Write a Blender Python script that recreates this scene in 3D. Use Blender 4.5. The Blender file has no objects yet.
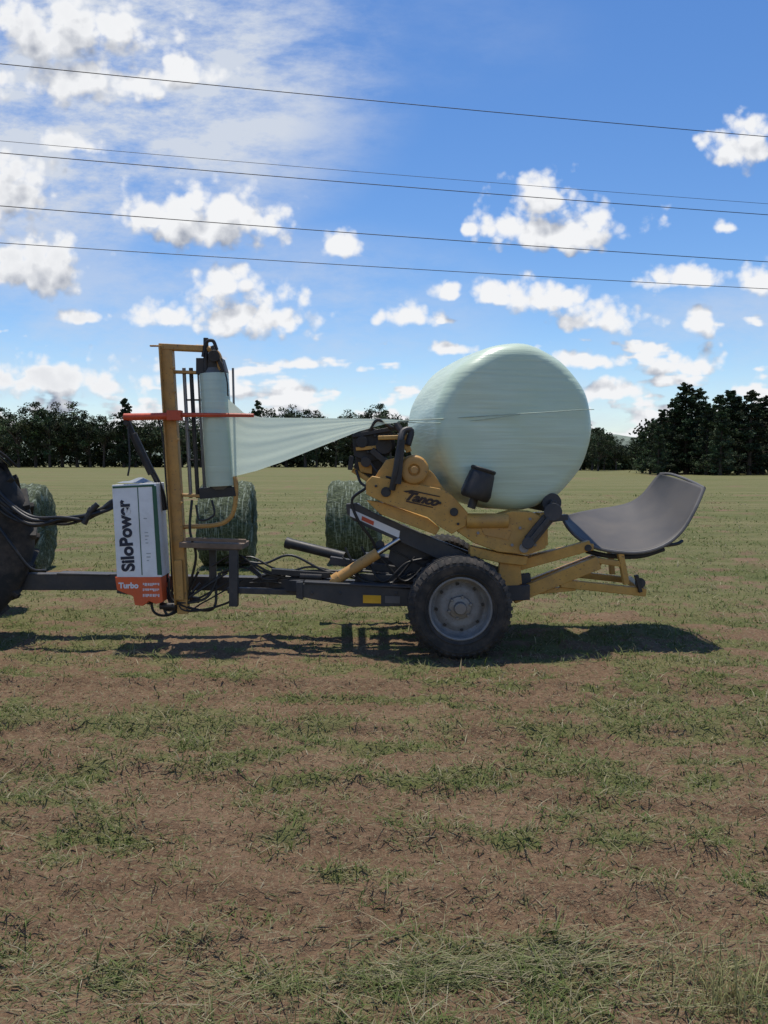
import bpy, math, random
import numpy as np
import bmesh
from mathutils import Vector, Matrix
random.seed(7); rng=np.random.default_rng(11)
scene=bpy.context.scene
COL=scene.collection
scene.view_settings.view_transform='Standard'
scene.view_settings.look='None'
scene.view_settings.exposure=0
# ------------------------------------------------------------------ camera
F=796.0; PITCH=math.radians(3.6); CAMH=1.6
cam_d=bpy.data.cameras.new("camera"); cam=bpy.data.objects.new("camera",cam_d); COL.objects.link(cam)
cam_d.sensor_fit='VERTICAL'; cam_d.sensor_height=36; cam_d.lens=28.0
cam_d.clip_start=0.05; cam_d.clip_end=9000
cam.location=(0,0,CAMH); cam.rotation_euler=(math.radians(90)-PITCH,0,0)
scene.camera=cam
CP,SP=math.cos(PITCH),math.sin(PITCH)
def Q(sx,sy,Y):
    """survey reading (taken from the standpoint) + measured range Y -> metric site coordinates"""
    u=(sx-384)/F; v=(512-sy)/F
    d=Vector((u, CP+v*SP, v*CP-SP)); k=Y/d.y
    return Vector((d.x*k, Y, CAMH+d.z*k))
# ------------------------------------------------------------------ materials
def newmat(name):
    m=bpy.data.materials.new(name); m.use_nodes=True
    nt=m.node_tree; nt.nodes.clear()
    o=nt.nodes.new('ShaderNodeOutputMaterial'); b=nt.nodes.new('ShaderNodeBsdfPrincipled')
    nt.links.new(b.outputs[0],o.inputs[0])
    return m,nt,b,o
def ramp(nt,src,p0,p1,c0=(0,0,0,1),c1=(1,1,1,1)):
    r=nt.nodes.new('ShaderNodeValToRGB'); r.color_ramp.elements[0].position=p0; r.color_ramp.elements[1].position=p1
    r.color_ramp.elements[0].color=c0; r.color_ramp.elements[1].color=c1
    nt.links.new(src,r.inputs[0]); return r.outputs[0]
def noise(nt,vec,scale,detail=4,rough=.55):
    n=nt.nodes.new('ShaderNodeTexNoise'); n.inputs['Scale'].default_value=scale
    n.inputs['Detail'].default_value=detail; n.inputs['Roughness'].default_value=rough
    if vec is not None: nt.links.new(vec,n.inputs['Vector'])
    return n.outputs[0]
def mixc(nt,fac,a,b,mode='MIX'):
    m=nt.nodes.new('ShaderNodeMix'); m.data_type='RGBA'; m.blend_type=mode
    for s,val in ((m.inputs[0],fac),(m.inputs[6],a),(m.inputs[7],b)):
        if isinstance(val,(int,float)): s.default_value=val
        elif isinstance(val,(tuple,list)): s.default_value=tuple(val)[:3]+(1,)
        else: nt.links.new(val,s)
    return m.outputs[2]
def math_n(nt,op,a,b=None,c=None,clamp=False):
    n=nt.nodes.new('ShaderNodeMath'); n.operation=op; n.use_clamp=clamp
    for i,val in enumerate((a,b,c)):
        if val is None: continue
        if isinstance(val,(int,float)): n.inputs[i].default_value=val
        else: nt.links.new(val,n.inputs[i])
    return n.outputs[0]
def bump(nt,b,h,strength=.3,dist=.01):
    n=nt.nodes.new('ShaderNodeBump'); n.inputs['Strength'].default_value=strength; n.inputs['Distance'].default_value=dist
    nt.links.new(h,n.inputs['Height']); nt.links.new(n.outputs[0],b.inputs['Normal']); return n
def objco(nt): return nt.nodes.new('ShaderNodeTexCoord').outputs['Object']
def mapping(nt,vec,scale=(1,1,1),rot=(0,0,0)):
    m=nt.nodes.new('ShaderNodeMapping'); m.inputs['Scale'].default_value=scale; m.inputs['Rotation'].default_value=rot
    nt.links.new(vec,m.inputs['Vector']); return m.outputs[0]
def pmat(name,col,rough=.5,metal=0,var=.3,scale=9,bmp=.15,dirt=(.12,.085,.055),dirtamt=.4,chip=None):
    m,nt,b,o=newmat(name); co=objco(nt)
    n1=noise(nt,co,scale,5)
    c=mixc(nt,ramp(nt,n1,.3,.7),tuple(x*(1-var) for x in col),tuple(min(1,x*(1+var*.35)) for x in col))
    if dirtamt>0:
        n2=noise(nt,co,scale*.45,7,.68)
        f=ramp(nt,n2,.45,.75); f=math_n(nt,'MULTIPLY',f,dirtamt)
        c=mixc(nt,f,c,dirt)
    if chip:
        n3=noise(nt,co,scale*5,5,.7); c=mixc(nt,ramp(nt,n3,.61,.65),c,chip)
    nt.links.new(c,b.inputs['Base Color'])
    b.inputs['Metallic'].default_value=metal
    rr=nt.nodes.new('ShaderNodeMapRange'); rr.inputs[3].default_value=max(.05,rough-.12); rr.inputs[4].default_value=min(1,rough+.2)
    nt.links.new(n1,rr.inputs[0]); nt.links.new(rr.outputs[0],b.inputs['Roughness'])
    bump(nt,b,noise(nt,co,scale*6,3),bmp,.004)
    return m
M_yellow=pmat('yellow_paint',(.62,.315,.052),.45,var=.22,dirtamt=.45,dirt=(.22,.14,.075),chip=(.10,.06,.035))
M_yellow2=pmat('faded_yellow_paint',(.60,.325,.070),.48,var=.22,dirtamt=.45,dirt=(.25,.16,.09),chip=(.18,.10,.05))
M_mast=pmat('browned_yellow_paint',(.55,.29,.072),.5,var=.25,dirtamt=.5,dirt=(.21,.14,.085),chip=(.14,.08,.05))
M_dark=pmat('dark_grey_paint',(.037,.038,.042),.5,dirtamt=.5,dirt=(.13,.10,.075))
M_black=pmat('black_steel',(.016,.016,.017),.5,dirtamt=.4)
M_hose=pmat('hose_rubber',(.013,.013,.013),.45,dirtamt=.25)
M_rubber=pmat('tyre_rubber',(.024,.023,.022),.8,scale=14,dirtamt=.8,dirt=(.12,.092,.07),bmp=.3)
M_rim=pmat('rim_grey_paint',(.25,.245,.24),.6,dirtamt=.7,dirt=(.13,.10,.07),scale=16,chip=(.10,.06,.04))
M_steel=pmat('bare_steel',(.26,.25,.24),.45,metal=.5,dirtamt=.5)
M_chrome=pmat('chrome_rod',(.5,.5,.5),.2,metal=1,dirtamt=.1)
M_orange=pmat('orange_red_paint',(.60,.075,.022),.42,var=.25,dirtamt=.35)
M_wood=pmat('weathered_plank',(.22,.15,.10),.8,var=.4,dirtamt=.5)
M_ramp=pmat('worn_sheet_steel',(.080,.072,.066),.62,metal=0,scale=3,dirtamt=.35,dirt=(.12,.10,.078),bmp=.08)
M_bone=pmat('edge_steel',(.13,.122,.115),.55,dirtamt=.3)
M_white=pmat('white_cardboard',(.80,.80,.79),.6,var=.08,dirtamt=.25,bmp=.05)
M_navy=pmat('navy_print',(.012,.016,.035),.5,dirtamt=0,var=.1)
M_print_w=pmat('white_print',(.75,.75,.75),.5,dirtamt=.1,var=.1)
M_green=pmat('green_print',(.02,.10,.055),.5,dirtamt=.1,var=.2)
M_grey=pmat('grey_print',(.42,.44,.44),.5,dirtamt=.1,var=.2)
M_obox=pmat('orange_print',(.75,.12,.03),.5,dirtamt=.3,var=.15)
M_bag=pmat('polythene',(.28,.29,.29),.25,dirtamt=.0)
M_brownprint=pmat('dark_brown_print',(.035,.016,.010),.5,dirtamt=.1)
M_refl=pmat('amber_reflector',(.8,.42,.02),.3,dirtamt=.1)
M_core=pmat('roll_end_cap',(.16,.17,.17),.5)
def filmmat(name,col,transl,rough=.3,lo=.86,bs=.5):
    m,nt,b,o=newmat(name); co=objco(nt)
    tot=None
    for i,(rx,ry,rz) in enumerate([(0,.15,0),(0,.95,0),(0,-.75,0),(0,1.5,0)]):
        mp=mapping(nt,co,(.9,3,26 if i!=3 else 18),(rx,ry,rz))
        n=noise(nt,mp,1.6,3,.5)
        tot=n if tot is None else math_n(nt,'ADD',tot,n)
    tot=math_n(nt,'MULTIPLY',tot,.25)
    c=mixc(nt,ramp(nt,tot,.42,.58),tuple(x*lo for x in col),tuple(min(1,x*1.05) for x in col))
    big=noise(nt,co,1.5,3)
    c=mixc(nt,ramp(nt,big,.35,.7),c,tuple(x*y for x,y in zip(col,(.88,.92,.88))))
    nt.links.new(c,b.inputs['Base Color']); b.inputs['Roughness'].default_value=rough
    bump(nt,b,tot,bs,.016)
    if transl>0:
        t=nt.nodes.new('ShaderNodeBsdfTranslucent'); t.inputs[0].default_value=tuple(min(1,x*1.2) for x in col)+(1,)
        mx=nt.nodes.new('ShaderNodeMixShader'); mx.inputs[0].default_value=transl
        nt.links.new(b.outputs[0],mx.inputs[1]); nt.links.new(t.outputs[0],mx.inputs[2]); nt.links.new(mx.outputs[0],o.inputs[0])
    return m
M_bale=filmmat('pale_green_wrap',(.615,.715,.545),0,.33,.89,.5)
M_film=filmmat('pale_green_film',(.76,.85,.69),.5,.35,.96,.12)
M_roll=filmmat('film_roll_wrap',(.54,.63,.51),0,.24,.93)
M_rope=pmat('twisted_film',(.46,.56,.44),.6,dirtamt=.1)
# ------------------------------------------------------------------ mesh helpers
class G:
    def __init__(s): s.v=[]; s.f=[]; s.m=[]; s.grp=[]
    def add(s,vs,fs,mi=0):
        n=len(s.v); s.v+= [tuple(p) for p in vs]; s.f+=[tuple(i+n for i in f) for f in fs]; s.m+=[mi]*len(fs); s.grp.append((n,len(s.v),len(s.f)-len(fs),len(s.f))); return s
    def beam(s,p0,p1,w,h,up=(0,0,1),mi=0,w1=None,h1=None):
        p0=Vector(p0);p1=Vector(p1); d=(p1-p0).normalized(); up=Vector(up)
        if abs(d.dot(up))>.98: up=Vector((1,0,0)) if abs(d.x)<.9 else Vector((0,1,0))
        side=d.cross(up).normalized(); u=side.cross(d).normalized()
        w1=w1 or w; h1=h1 or h
        vs=[]
        for p,ww,hh in((p0,w,h),(p1,w1,h1)):
            for a,b in((-1,-1),(1,-1),(1,1),(-1,1)): vs.append(p+side*a*ww/2+u*b*hh/2)
        return s.add(vs,[(3,2,1,0),(4,5,6,7),(0,1,5,4),(1,2,6,5),(2,3,7,6),(3,0,4,7)],mi)
    def cyl(s,p0,p1,r0,r1=None,seg=20,mi=0,caps=True):
        p0=Vector(p0);p1=Vector(p1); r1=r0 if r1 is None else r1
        d=(p1-p0).normalized(); a=d.orthogonal().normalized(); b=d.cross(a)
        vs=[]
        for p,r in((p0,r0),(p1,r1)):
            for i in range(seg):
                t=2*math.pi*i/seg; vs.append(p+a*math.cos(t)*r+b*math.sin(t)*r)
        fs=[(i,(i+1)%seg,seg+(i+1)%seg,seg+i) for i in range(seg)]
        if caps: fs+=[tuple(range(seg-1,-1,-1)),tuple(range(seg,2*seg))]
        return s.add(vs,fs,mi)
    def tube(s,pts,r,seg=10,mi=0,smooth=6,rend=None):
        P=[Vector(p) for p in pts]
        if smooth>1 and len(P)>2:
            E=[P[0]*2-P[1]]+P+[P[-1]*2-P[-2]]; o=[]
            for i in range(1,len(E)-2):
                for k in range(smooth):
                    t=k/smooth; a,b,c,d=E[i-1],E[i],E[i+1],E[i+2]
                    o.append(.5*((2*b)+(c-a)*t+(2*a-5*b+4*c-d)*t*t+(-a+3*b-3*c+d)*t**3))
            o.append(P[-1]); P=o
        n=len(P); vs=[]; prev=None
        for i,p in enumerate(P):
            d=(P[min(i+1,n-1)]-P[max(i-1,0)]).normalized()
            if prev is None: a=d.orthogonal().normalized()
            else:
                a=prev-d*prev.dot(d); a=a.normalized() if a.length>1e-6 else d.orthogonal().normalized()
            prev=a; b=d.cross(a); rr=r if rend is None else r+(rend-r)*i/(n-1)
            for k in range(seg):
                t=2*math.pi*k/seg; vs.append(p+a*math.cos(t)*rr+b*math.sin(t)*rr)
        fs=[(i*seg+k,i*seg+(k+1)%seg,(i+1)*seg+(k+1)%seg,(i+1)*seg+k) for i in range(n-1) for k in range(seg)]
        fs+=[tuple(range(seg-1,-1,-1)),tuple(range((n-1)*seg,n*seg))]
        return s.add(vs,fs,mi)
    def prism(s,pts,y0,y1,mi=0):
        n=len(pts); vs=[(x,y0,z) for x,z in pts]+[(x,y1,z) for x,z in pts]
        fs=[tuple(range(n)),tuple(range(2*n-1,n-1,-1))]+[(i,n+i,n+(i+1)%n,(i+1)%n) for i in range(n)]
        return s.add(vs,fs,mi)
    def plate(s,spts,Y,th,mi=0):
        return s.prism([(Q(a,b,Y).x,Q(a,b,Y).z) for a,b in spts],Y,Y+th,mi)
    def lathe(s,c,axis,prof,seg=64,mi=0,fn=None):
        c=Vector(c); ax=Vector(axis).normalized(); a=ax.orthogonal().normalized(); b=ax.cross(a); vs=[]
        for j,(r,h) in enumerate(prof):
            for i in range(seg):
                t=2*math.pi*i/seg; rr,hh=(r,h) if fn is None else fn(r,h,t)
                vs.append(c+ax*hh+a*math.cos(t)*rr+b*math.sin(t)*rr)
        fs=[(j*seg+i,j*seg+(i+1)%seg,(j+1)*seg+(i+1)%seg,(j+1)*seg+i) for j in range(len(prof)-1) for i in range(seg)]
        return s.add(vs,fs,mi)
WL={}
def finish(g,name,parent=None,mats=(),bevel=0,label=None,smooth=True,solid=0,angle=35,recalc=True,split=True):
    # pieces that do not touch become parts of their own
    if split and parent is not None and len(g.grp)>1:
        n=len(g.grp); par=list(range(n))
        def fd(i):
            while par[i]!=i: i=par[i]
            return i
        va=np.array(g.v); bb=[(va[a:b].min(0)-.006,va[a:b].max(0)+.006) for a,b,_,_ in g.grp]
        if split!='each':
            for i in range(n):
                for j in range(i):
                    if (bb[i][0]<=bb[j][1]).all() and (bb[j][0]<=bb[i][1]).all(): par[fd(i)]=fd(j)
        sets={}
        for i in range(n): sets.setdefault(fd(i),[]).append(i)
        if len(sets)>1:
            res=[]
            for ids in sets.values():
                h=G()
                for i in ids:
                    a,b,c,d=g.grp[i]
                    h.add(g.v[a:b],[tuple(k-a for k in f) for f in g.f[c:d]]); h.m[-(d-c):]=g.m[c:d]
                res.append((len(h.v),h))
            res.sort(key=lambda t:-t[0])
            obs=[finish(h,name,parent,mats,bevel,label,smooth,solid,angle,recalc,False) for _,h in res]
            return obs[0]
    me=bpy.data.meshes.new(name)
    vs=np.array(g.v,dtype=float); org=Vector(((vs.min(0)+vs.max(0))/2).tolist())
    me.from_pydata([Vector(p)-org for p in g.v],[],g.f)
    for m in mats: me.materials.append(m)
    me.polygons.foreach_set('material_index',g.m)
    if recalc:
        bm=bmesh.new(); bm.from_mesh(me); bmesh.ops.recalc_face_normals(bm,faces=bm.faces); bm.to_mesh(me); bm.free()
    if smooth:
        me.polygons.foreach_set('use_smooth',[True]*len(me.polygons)); me.set_sharp_from_angle(angle=math.radians(angle))
    me.update()
    ob=bpy.data.objects.new(name,me); COL.objects.link(ob)
    if solid:
        md=ob.modifiers.new('solid','SOLIDIFY'); md.thickness=solid
    if bevel:
        md=ob.modifiers.new('bevel','BEVEL'); md.width=bevel; md.segments=2; md.limit_method='ANGLE'; md.angle_limit=math.radians(40)
    WL[ob.name]=org
    if parent is not None:
        ob.parent=parent; ob.location=org-WL[parent.name]
    else: ob.location=org
    if label: ob['label']=label
    return ob
def empty(name,loc,label,cat,group=None):
    e=bpy.data.objects.new(name,None); COL.objects.link(e); e.location=loc; e.empty_display_size=.3
    e['label']=label; e['category']=cat
    if group: e['group']=group
    WL[e.name]=Vector(loc); return e
def text(name,body,loc,size,mat,parent,ang=0,extr=.0015,shear=0,bold=.0,sx=1.0):
    cu=bpy.data.curves.new(name,'FONT'); cu.body=body; cu.size=size; cu.extrude=extr; cu.shear=shear; cu.offset=bold
    cu.align_x='LEFT'; cu.align_y='BOTTOM_BASELINE'
    t=bpy.data.objects.new(name+'_curve',cu); COL.objects.link(t)
    dg=bpy.context.evaluated_depsgraph_get(); me=bpy.data.meshes.new_from_object(t.evaluated_get(dg))
    bpy.data.objects.remove(t)
    me.transform(Matrix.Rotation(-ang,4,'Y')@Matrix.Rotation(math.radians(90),4,'X')@Matrix.Diagonal((sx,1,1,1)))
    me.materials.clear(); me.materials.append(mat)
    ob=bpy.data.objects.new(name,me); COL.objects.link(ob); ob.parent=parent; ob.location=Vector(loc)-WL[parent.name]; WL[ob.name]=Vector(loc)
    return ob
# ------------------------------------------------------------------ numpy noise
TAB=rng.random((256,256))
def vn(x,y,s=0):
    x=np.asarray(x,float)+s*37.3; y=np.asarray(y,float)+s*17.7
    ix=np.floor(x).astype(int); iy=np.floor(y).astype(int); fx=x-ix; fy=y-iy
    fx=fx*fx*(3-2*fx); fy=fy*fy*(3-2*fy)
    a=TAB[ix%256,iy%256]; b=TAB[(ix+1)%256,iy%256]; c=TAB[ix%256,(iy+1)%256]; d=TAB[(ix+1)%256,(iy+1)%256]
    return (a*(1-fx)+b*fx)*(1-fy)+(c*(1-fx)+d*fx)*fy
def fbm(x,y,f=1,o=4,s=0):
    t=0;a=.5;n=0
    for i in range(o): t=t+a*vn(x*f,y*f,s+i*3); n+=a; a*=.55; f*=2.03
    return t/n
def sstep(a,b,x):
    t=np.clip((x-a)/(b-a),0,1); return t*t*(3-2*t)
BY=[-50,1.5,2.25,2.45,2.62,3.0,3.25,3.6,4.0,4.7,5.3,6.0,7.0,8.5,11,18,60,4000]
BG=[.5,.42,.42,.44,.38,.33,.38,.48,.56,.60,.57,.55,.60,.70,.80,.88,.95,.95]
# wheel ruts: centre line y = c0 + c1*x + c2*x^2 , half-width
RUTS=((2.72,-.05,.020,.13),(3.16,-.09,.012,.13),(3.75,-.16,.0,.11),(4.55,-.03,.0,.15),(5.5,-.03,.0,.15))
def ruts(x,y):
    o=[]
    for c0,c1,c2,w in RUTS:
        yy=y-(c0+c1*x+c2*x*x)+.05*(vn(x*1.3,0*x,83)-.5); o.append((yy,np.exp(-(yy/w)**4)))
    return o
def green(x,y):
    yw=y+.05*x+(fbm(x,y,.6,3,5)-.5)*np.clip(y*.35,.8,4)
    b=np.interp(yw,BY,BG)
    b=b-.12*np.exp(-((x+2.2)/1.8)**2-((y-5.6)/1.1)**2)
    n=fbm(x*.75,y*1.1,1.3,4,9); n2=fbm(x*.8,y*1.2,5.5,3,19)
    yr=y+.05*x; rows=fbm(x*.30,yr*3.6,1.0,3,27)
    v=b+(n-.5)*.65+(n2-.5)*1.2+(rows-.5)*.75
    for yy,env in ruts(x,y): v=v-.16*env
    return sstep(.15,.92,v)
def height(x,y):
    fade=1/(1+(y/14.)**2)
    cl=fbm(x,y,24,2,47)
    h=(fbm(x,y,.8,3,21)-.5)*.035+(fbm(x,y,5,3,31)-.5)*.038*fade+(fbm(x,y,17,2,41)-.5)*.020*fade+np.clip(cl-.55,0,1)*.075*fade
    for i,(yy,env) in enumerate(ruts(x,y)):
        lug=np.sin((x+np.abs(yy)*1.2+.08*vn(x*3,y*3,77))*36+i)
        h=h+env*(-.026+.015*lug*np.clip(.05+1.2*vn(x*1.1,y*1.1,50+i),0,1.1))
        h=h+.016*np.exp(-((np.abs(yy)-RUTS[i][3]*1.25)/.045)**2)*(.4+1.1*vn(x*4,y*4,90+i))
    h=h+.007*np.sin((y+.05*x+.3*vn(x*.5,y*.5,61))*9.0)*fade
    return h
# ------------------------------------------------------------------ ground
def axis(near0,near1,step,growth,lo,hi):
    a=list(np.arange(near0,near1,step)); s=step; p=a[-1]
    while p<hi: s*=growth; p+=s; a.append(p)
    s=step; p=a[0]; pre=[]
    while p>lo: s*=growth; p-=s; pre.append(p)
    return np.array(pre[::-1]+a)
xs=axis(-3.4,3.4,.018,1.07,-4000,4000); ys=axis(1.9,5.8,.015,1.045,-400,5000)
X,Y=np.meshgrid(xs,ys); Z=height(X,Y)
nx,ny=len(xs),len(ys)
def fastmesh(name,verts,faces_flat,sizes,mat):
    me=bpy.data.meshes.new(name); me.vertices.add(len(verts)); me.vertices.foreach_set('co',np.ascontiguousarray(verts,dtype=np.float32).ravel())
    me.loops.add(len(faces_flat)); me.loops.foreach_set('vertex_index',np.ascontiguousarray(faces_flat,dtype=np.int32))
    st=np.concatenate([[0],np.cumsum(sizes)[:-1]]).astype(np.int32)
    me.polygons.add(len(sizes)); me.polygons.foreach_set('loop_start',st)
    try: me.polygons.foreach_set('loop_total',np.asarray(sizes,dtype=np.int32))
    except Exception: pass
    me.materials.append(mat); me.update(calc_edges=True); me.validate(); return me
m,nt,b,o=newmat('field_soil'); co=objco(nt)
at=nt.nodes.new('ShaderNodeAttribute'); at.attribute_name='green'
soilA=noise(nt,co,1.6,5,.6); soilB=noise(nt,co,38,5,.7)
c=mixc(nt,ramp(nt,soilA,.3,.7),(.190,.115,.066),(.290,.186,.112))
c=mixc(nt,ramp(nt,soilB,.33,.66),mixc(nt,.6,c,(.055,.034,.020)),c)
str1=noise(nt,mapping(nt,co,(14,60,30),(0,0,.35)),2.0,2,.6); str2=noise(nt,mapping(nt,co,(60,12,30),(0,0,.5)),2.0,2,.6)
st=math_n(nt,'MAXIMUM',str1,str2)
c=mixc(nt,math_n(nt,'MULTIPLY',ramp(nt,st,.60,.67),.75),c,(.27,.235,.135))
g2=noise(nt,co,26,4,.75); g1=noise(nt,mapping(nt,co,(1,2.2,1)),1.1,5,.65)
gcol=mixc(nt,ramp(nt,g1,.35,.68),(.098,.140,.034),(.165,.188,.058))
gcol=mixc(nt,ramp(nt,g2,.35,.65),mixc(nt,.55,gcol,(.032,.040,.015)),gcol)
big=noise(nt,mapping(nt,co,(.05,.75,1),(0,0,.06)),1.0,7,.74)
gcol=mixc(nt,ramp(nt,big,.42,.62),gcol,mixc(nt,.55,gcol,(.26,.22,.11)))
gf=math_n(nt,'ADD',at.outputs['Fac'],math_n(nt,'MULTIPLY',math_n(nt,'SUBTRACT',g2,.5),1.5))
gf=ramp(nt,gf,.35,.78)
c=mixc(nt,math_n(nt,'MULTIPLY',gf,.8),c,gcol)
nt.links.new(c,b.inputs['Base Color']); b.inputs['Roughness'].default_value=.95; b.inputs['Specular IOR Level'].default_value=.15
hh=math_n(nt,'ADD',math_n(nt,'MULTIPLY',soilB,.8),math_n(nt,'MULTIPLY',noise(nt,co,110,2,.7),.4))
bump(nt,b,hh,1.0,.03)
M_ground=m
i0=np.arange((ny-1)*nx).reshape(ny-1,nx)[:,:-1].ravel()
quads=np.stack([i0,i0+1,i0+nx+1,i0+nx],1)
me=fastmesh('ground',np.stack([X.ravel(),Y.ravel(),Z.ravel()],1),quads.ravel(),np.full(len(quads),4),M_ground)
ga=me.attributes.new('green','FLOAT','POINT'); ga.data.foreach_set('value',green(X,Y).ravel().astype(np.float32))
me.polygons.foreach_set('use_smooth',np.ones(len(me.polygons),bool))
gob=bpy.data.objects.new('ground',me); COL.objects.link(gob); gob['kind']='structure'
# ------------------------------------------------------------------ grass (one mass)
m,nt,b,o=newmat('grass_blades'); at=nt.nodes.new('ShaderNodeAttribute'); at.attribute_name='tint'
b.inputs['Roughness'].default_value=.75; b.inputs['Specular IOR Level'].default_value=.2
nt.links.new(at.outputs['Color'],b.inputs['Base Color'])
t=nt.nodes.new('ShaderNodeBsdfTranslucent'); nt.links.new(at.outputs['Color'],t.inputs[0])
mx=nt.nodes.new('ShaderNodeMixShader'); mx.inputs[0].default_value=.35
nt.links.new(b.outputs[0],mx.inputs[1]); nt.links.new(t.outputs[0],mx.inputs[2]); nt.links.new(mx.outputs[0],o.inputs[0])
M_blade=m
def blades(name,bx,by,hgt,wid,lean,az,tint,z0=0.0):
    n=len(bx); bz=height(bx,by)+z0-.003
    wd=az+np.pi/2+rng.normal(0,.5,n); wx=np.cos(wd)*wid/2; wy=np.sin(wd)*wid/2
    dx=np.cos(az)*lean; dy=np.sin(az)*lean
    V=np.empty((n,5,3),np.float32)
    V[:,0]=np.stack([bx-wx,by-wy,bz],1); V[:,1]=np.stack([bx+wx,by+wy,bz],1)
    mx_,my_,mz_=bx+dx*.35,by+dy*.35,bz+hgt*.62
    V[:,2]=np.stack([mx_+wx*.8,my_+wy*.8,mz_],1); V[:,3]=np.stack([mx_-wx*.8,my_-wy*.8,mz_],1)
    V[:,4]=np.stack([bx+dx,by+dy,bz+hgt],1)
    base=(np.arange(n)*5)[:,None]
    fl=np.concatenate([base+np.array([0,1,2,3]),base+np.array([3,2,4])],1).ravel()
    sz=np.tile([4,3],n)
    me=fastmesh(name,V.reshape(-1,3),fl,sz,M_blade)
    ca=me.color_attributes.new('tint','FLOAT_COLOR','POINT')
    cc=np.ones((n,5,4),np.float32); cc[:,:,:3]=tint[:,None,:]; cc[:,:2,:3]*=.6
    ca.data.foreach_set('color',cc.ravel())
    ob=bpy.data.objects.new(name,me); COL.objects.link(ob); ob['kind']='stuff'; return ob
def sample(n,y0,y1,pw=1.0):
    t=rng.random(n); iy=(1/y1)+(1/y0-1/y1)*t; y=1/iy
    x=(rng.random(n)*2-1)*(.56*y+.9); return x,y
tx,ty=sample(115000,1.75,40)
gm=green(tx,ty); keep=rng.random(len(tx))<gm**1.1*.60*np.interp(ty,[2,3.2,4],[.60,.75,1])+.07; tx,ty,gm=tx[keep],ty[keep],gm[keep]
k=rng.integers(2,8,len(tx)); idx=np.repeat(np.arange(len(tx)),k)
sp=.010+.006*ty[idx]
bx=tx[idx]+rng.normal(0,1,len(idx))*sp*1.3; by=ty[idx]+rng.normal(0,1,len(idx))*sp
th=rng.gamma(2.2,.0095,len(tx))*(.55+gm*.7)
hg=(th[idx]*rng.uniform(.5,1.2,len(idx)))
wid=.0021+.0010*by*rng.uniform(.7,1.3,len(idx))
lean=hg*rng.uniform(.4,3.0,len(idx)); az=rng.random(len(idx))*2*np.pi
pal=np.array([[.125,.172,.044],[.165,.20,.062],[.215,.215,.088],[.31,.27,.15],[.095,.14,.038],[.37,.33,.20]])
tp=rng.choice(6,len(tx),p=[.23,.25,.20,.14,.08,.10]); mixr=rng.random(len(idx))<.3
ti=np.where(mixr,rng.choice(6,len(idx)),tp[idx]); tint=pal[ti]*rng.uniform(.65,1.2,(len(idx),1))
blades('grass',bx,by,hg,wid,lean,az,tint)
# loose cut straw lying about
n=50000; sx_,sy_=sample(n,1.75,20); gm=green(sx_,sy_)
windrow=np.exp(-((sy_+.05*sx_-2.35)/.12)**2)*.2+np.exp(-((sy_+.05*sx_-3.9)/.25)**2)*.25
keep=rng.random(n)<np.clip(gm*.5+windrow+.19,0,1); sx_,sy_=sx_[keep],sy_[keep]
q=1300; cx=np.concatenate([rng.normal(.34,.22,q),rng.normal(-.75,.35,350),rng.normal(1.0,.3,450)]); cy=np.concatenate([rng.normal(2.42,.040,q)+.09*(cx[:q]-.3),rng.normal(2.36,.12,350),rng.normal(2.36,.12,450)])
sx_=np.concatenate([sx_,cx]); sy_=np.concatenate([sy_,cy]); n=len(sx_); S_=2100
ln=rng.gamma(3,.017,n); ln[-S_:]*=1.6; az=np.where(rng.random(n)<.6,rng.normal(0.1,.5,n)+np.pi*(rng.random(n)<.5),rng.random(n)*2*np.pi)
az[-S_:]=rng.normal(.12,.42,S_)+np.pi*(rng.random(S_)<.5)
pal2=np.array([[.36,.31,.18],[.25,.27,.12],[.44,.39,.26],[.19,.22,.08]])
tint=pal2[rng.choice(4,n,p=[.32,.3,.12,.26])]*rng.uniform(.65,1.1,(n,1))
hgt_=rng.uniform(.002,.018,n); hgt_[-S_:]=rng.uniform(.003,.035,S_)
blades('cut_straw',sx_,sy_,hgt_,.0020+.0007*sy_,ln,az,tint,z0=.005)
n=420; bx=np.concatenate([rng.normal(1.04,.11,n),rng.normal(-.26,.04,26),rng.normal(.7,.6,40)]); by=np.concatenate([rng.normal(2.28,.09,n),rng.normal(2.22,.05,26),rng.normal(2.5,.35,40)]); n=len(bx)
hg=rng.gamma(3,.026,n); az=rng.random(n)*2*np.pi
tint=np.array([[.38,.36,.16]])*rng.uniform(.5,1.3,(n,1))
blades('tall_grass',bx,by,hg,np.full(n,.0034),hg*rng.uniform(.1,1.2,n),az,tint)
# ------------------------------------------------------------------ hills
def hill(name,y0,xa,xb,hf,col):
    xsn=np.linspace(xa,xb,120); g=G(); vs=[];N=len(xsn)
    for j,(dy,k) in enumerate(((0,0),(120,.45),(300,.85),(480,1.0),(900,.6))):
        for x in xsn: vs.append((x,y0+dy,-4+k*hf(x)*(1+.04*math.sin(x*.03+j))))
    fs=[(j*N+i,j*N+i+1,(j+1)*N+i+1,(j+1)*N+i) for j in range(4) for i in range(N-1)]
    g.add(vs,fs)
    m,nt,b,o=newmat(name+'_cover'); co=objco(nt)
    c=mixc(nt,ramp(nt,noise(nt,co,.012,6,.7),.42,.58),col,tuple(x*.55 for x in col)); nt.links.new(c,b.inputs['Base Color']); b.inputs['Roughness'].default_value=1
    ob=finish(g,name,None,(m,)); ob['kind']='structure'
hill('hill',2300,-2600,2600,lambda x:66+46*math.exp(-((x-720)/420)**2)+14*math.sin(x*.004+1),(.20,.24,.18))
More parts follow.
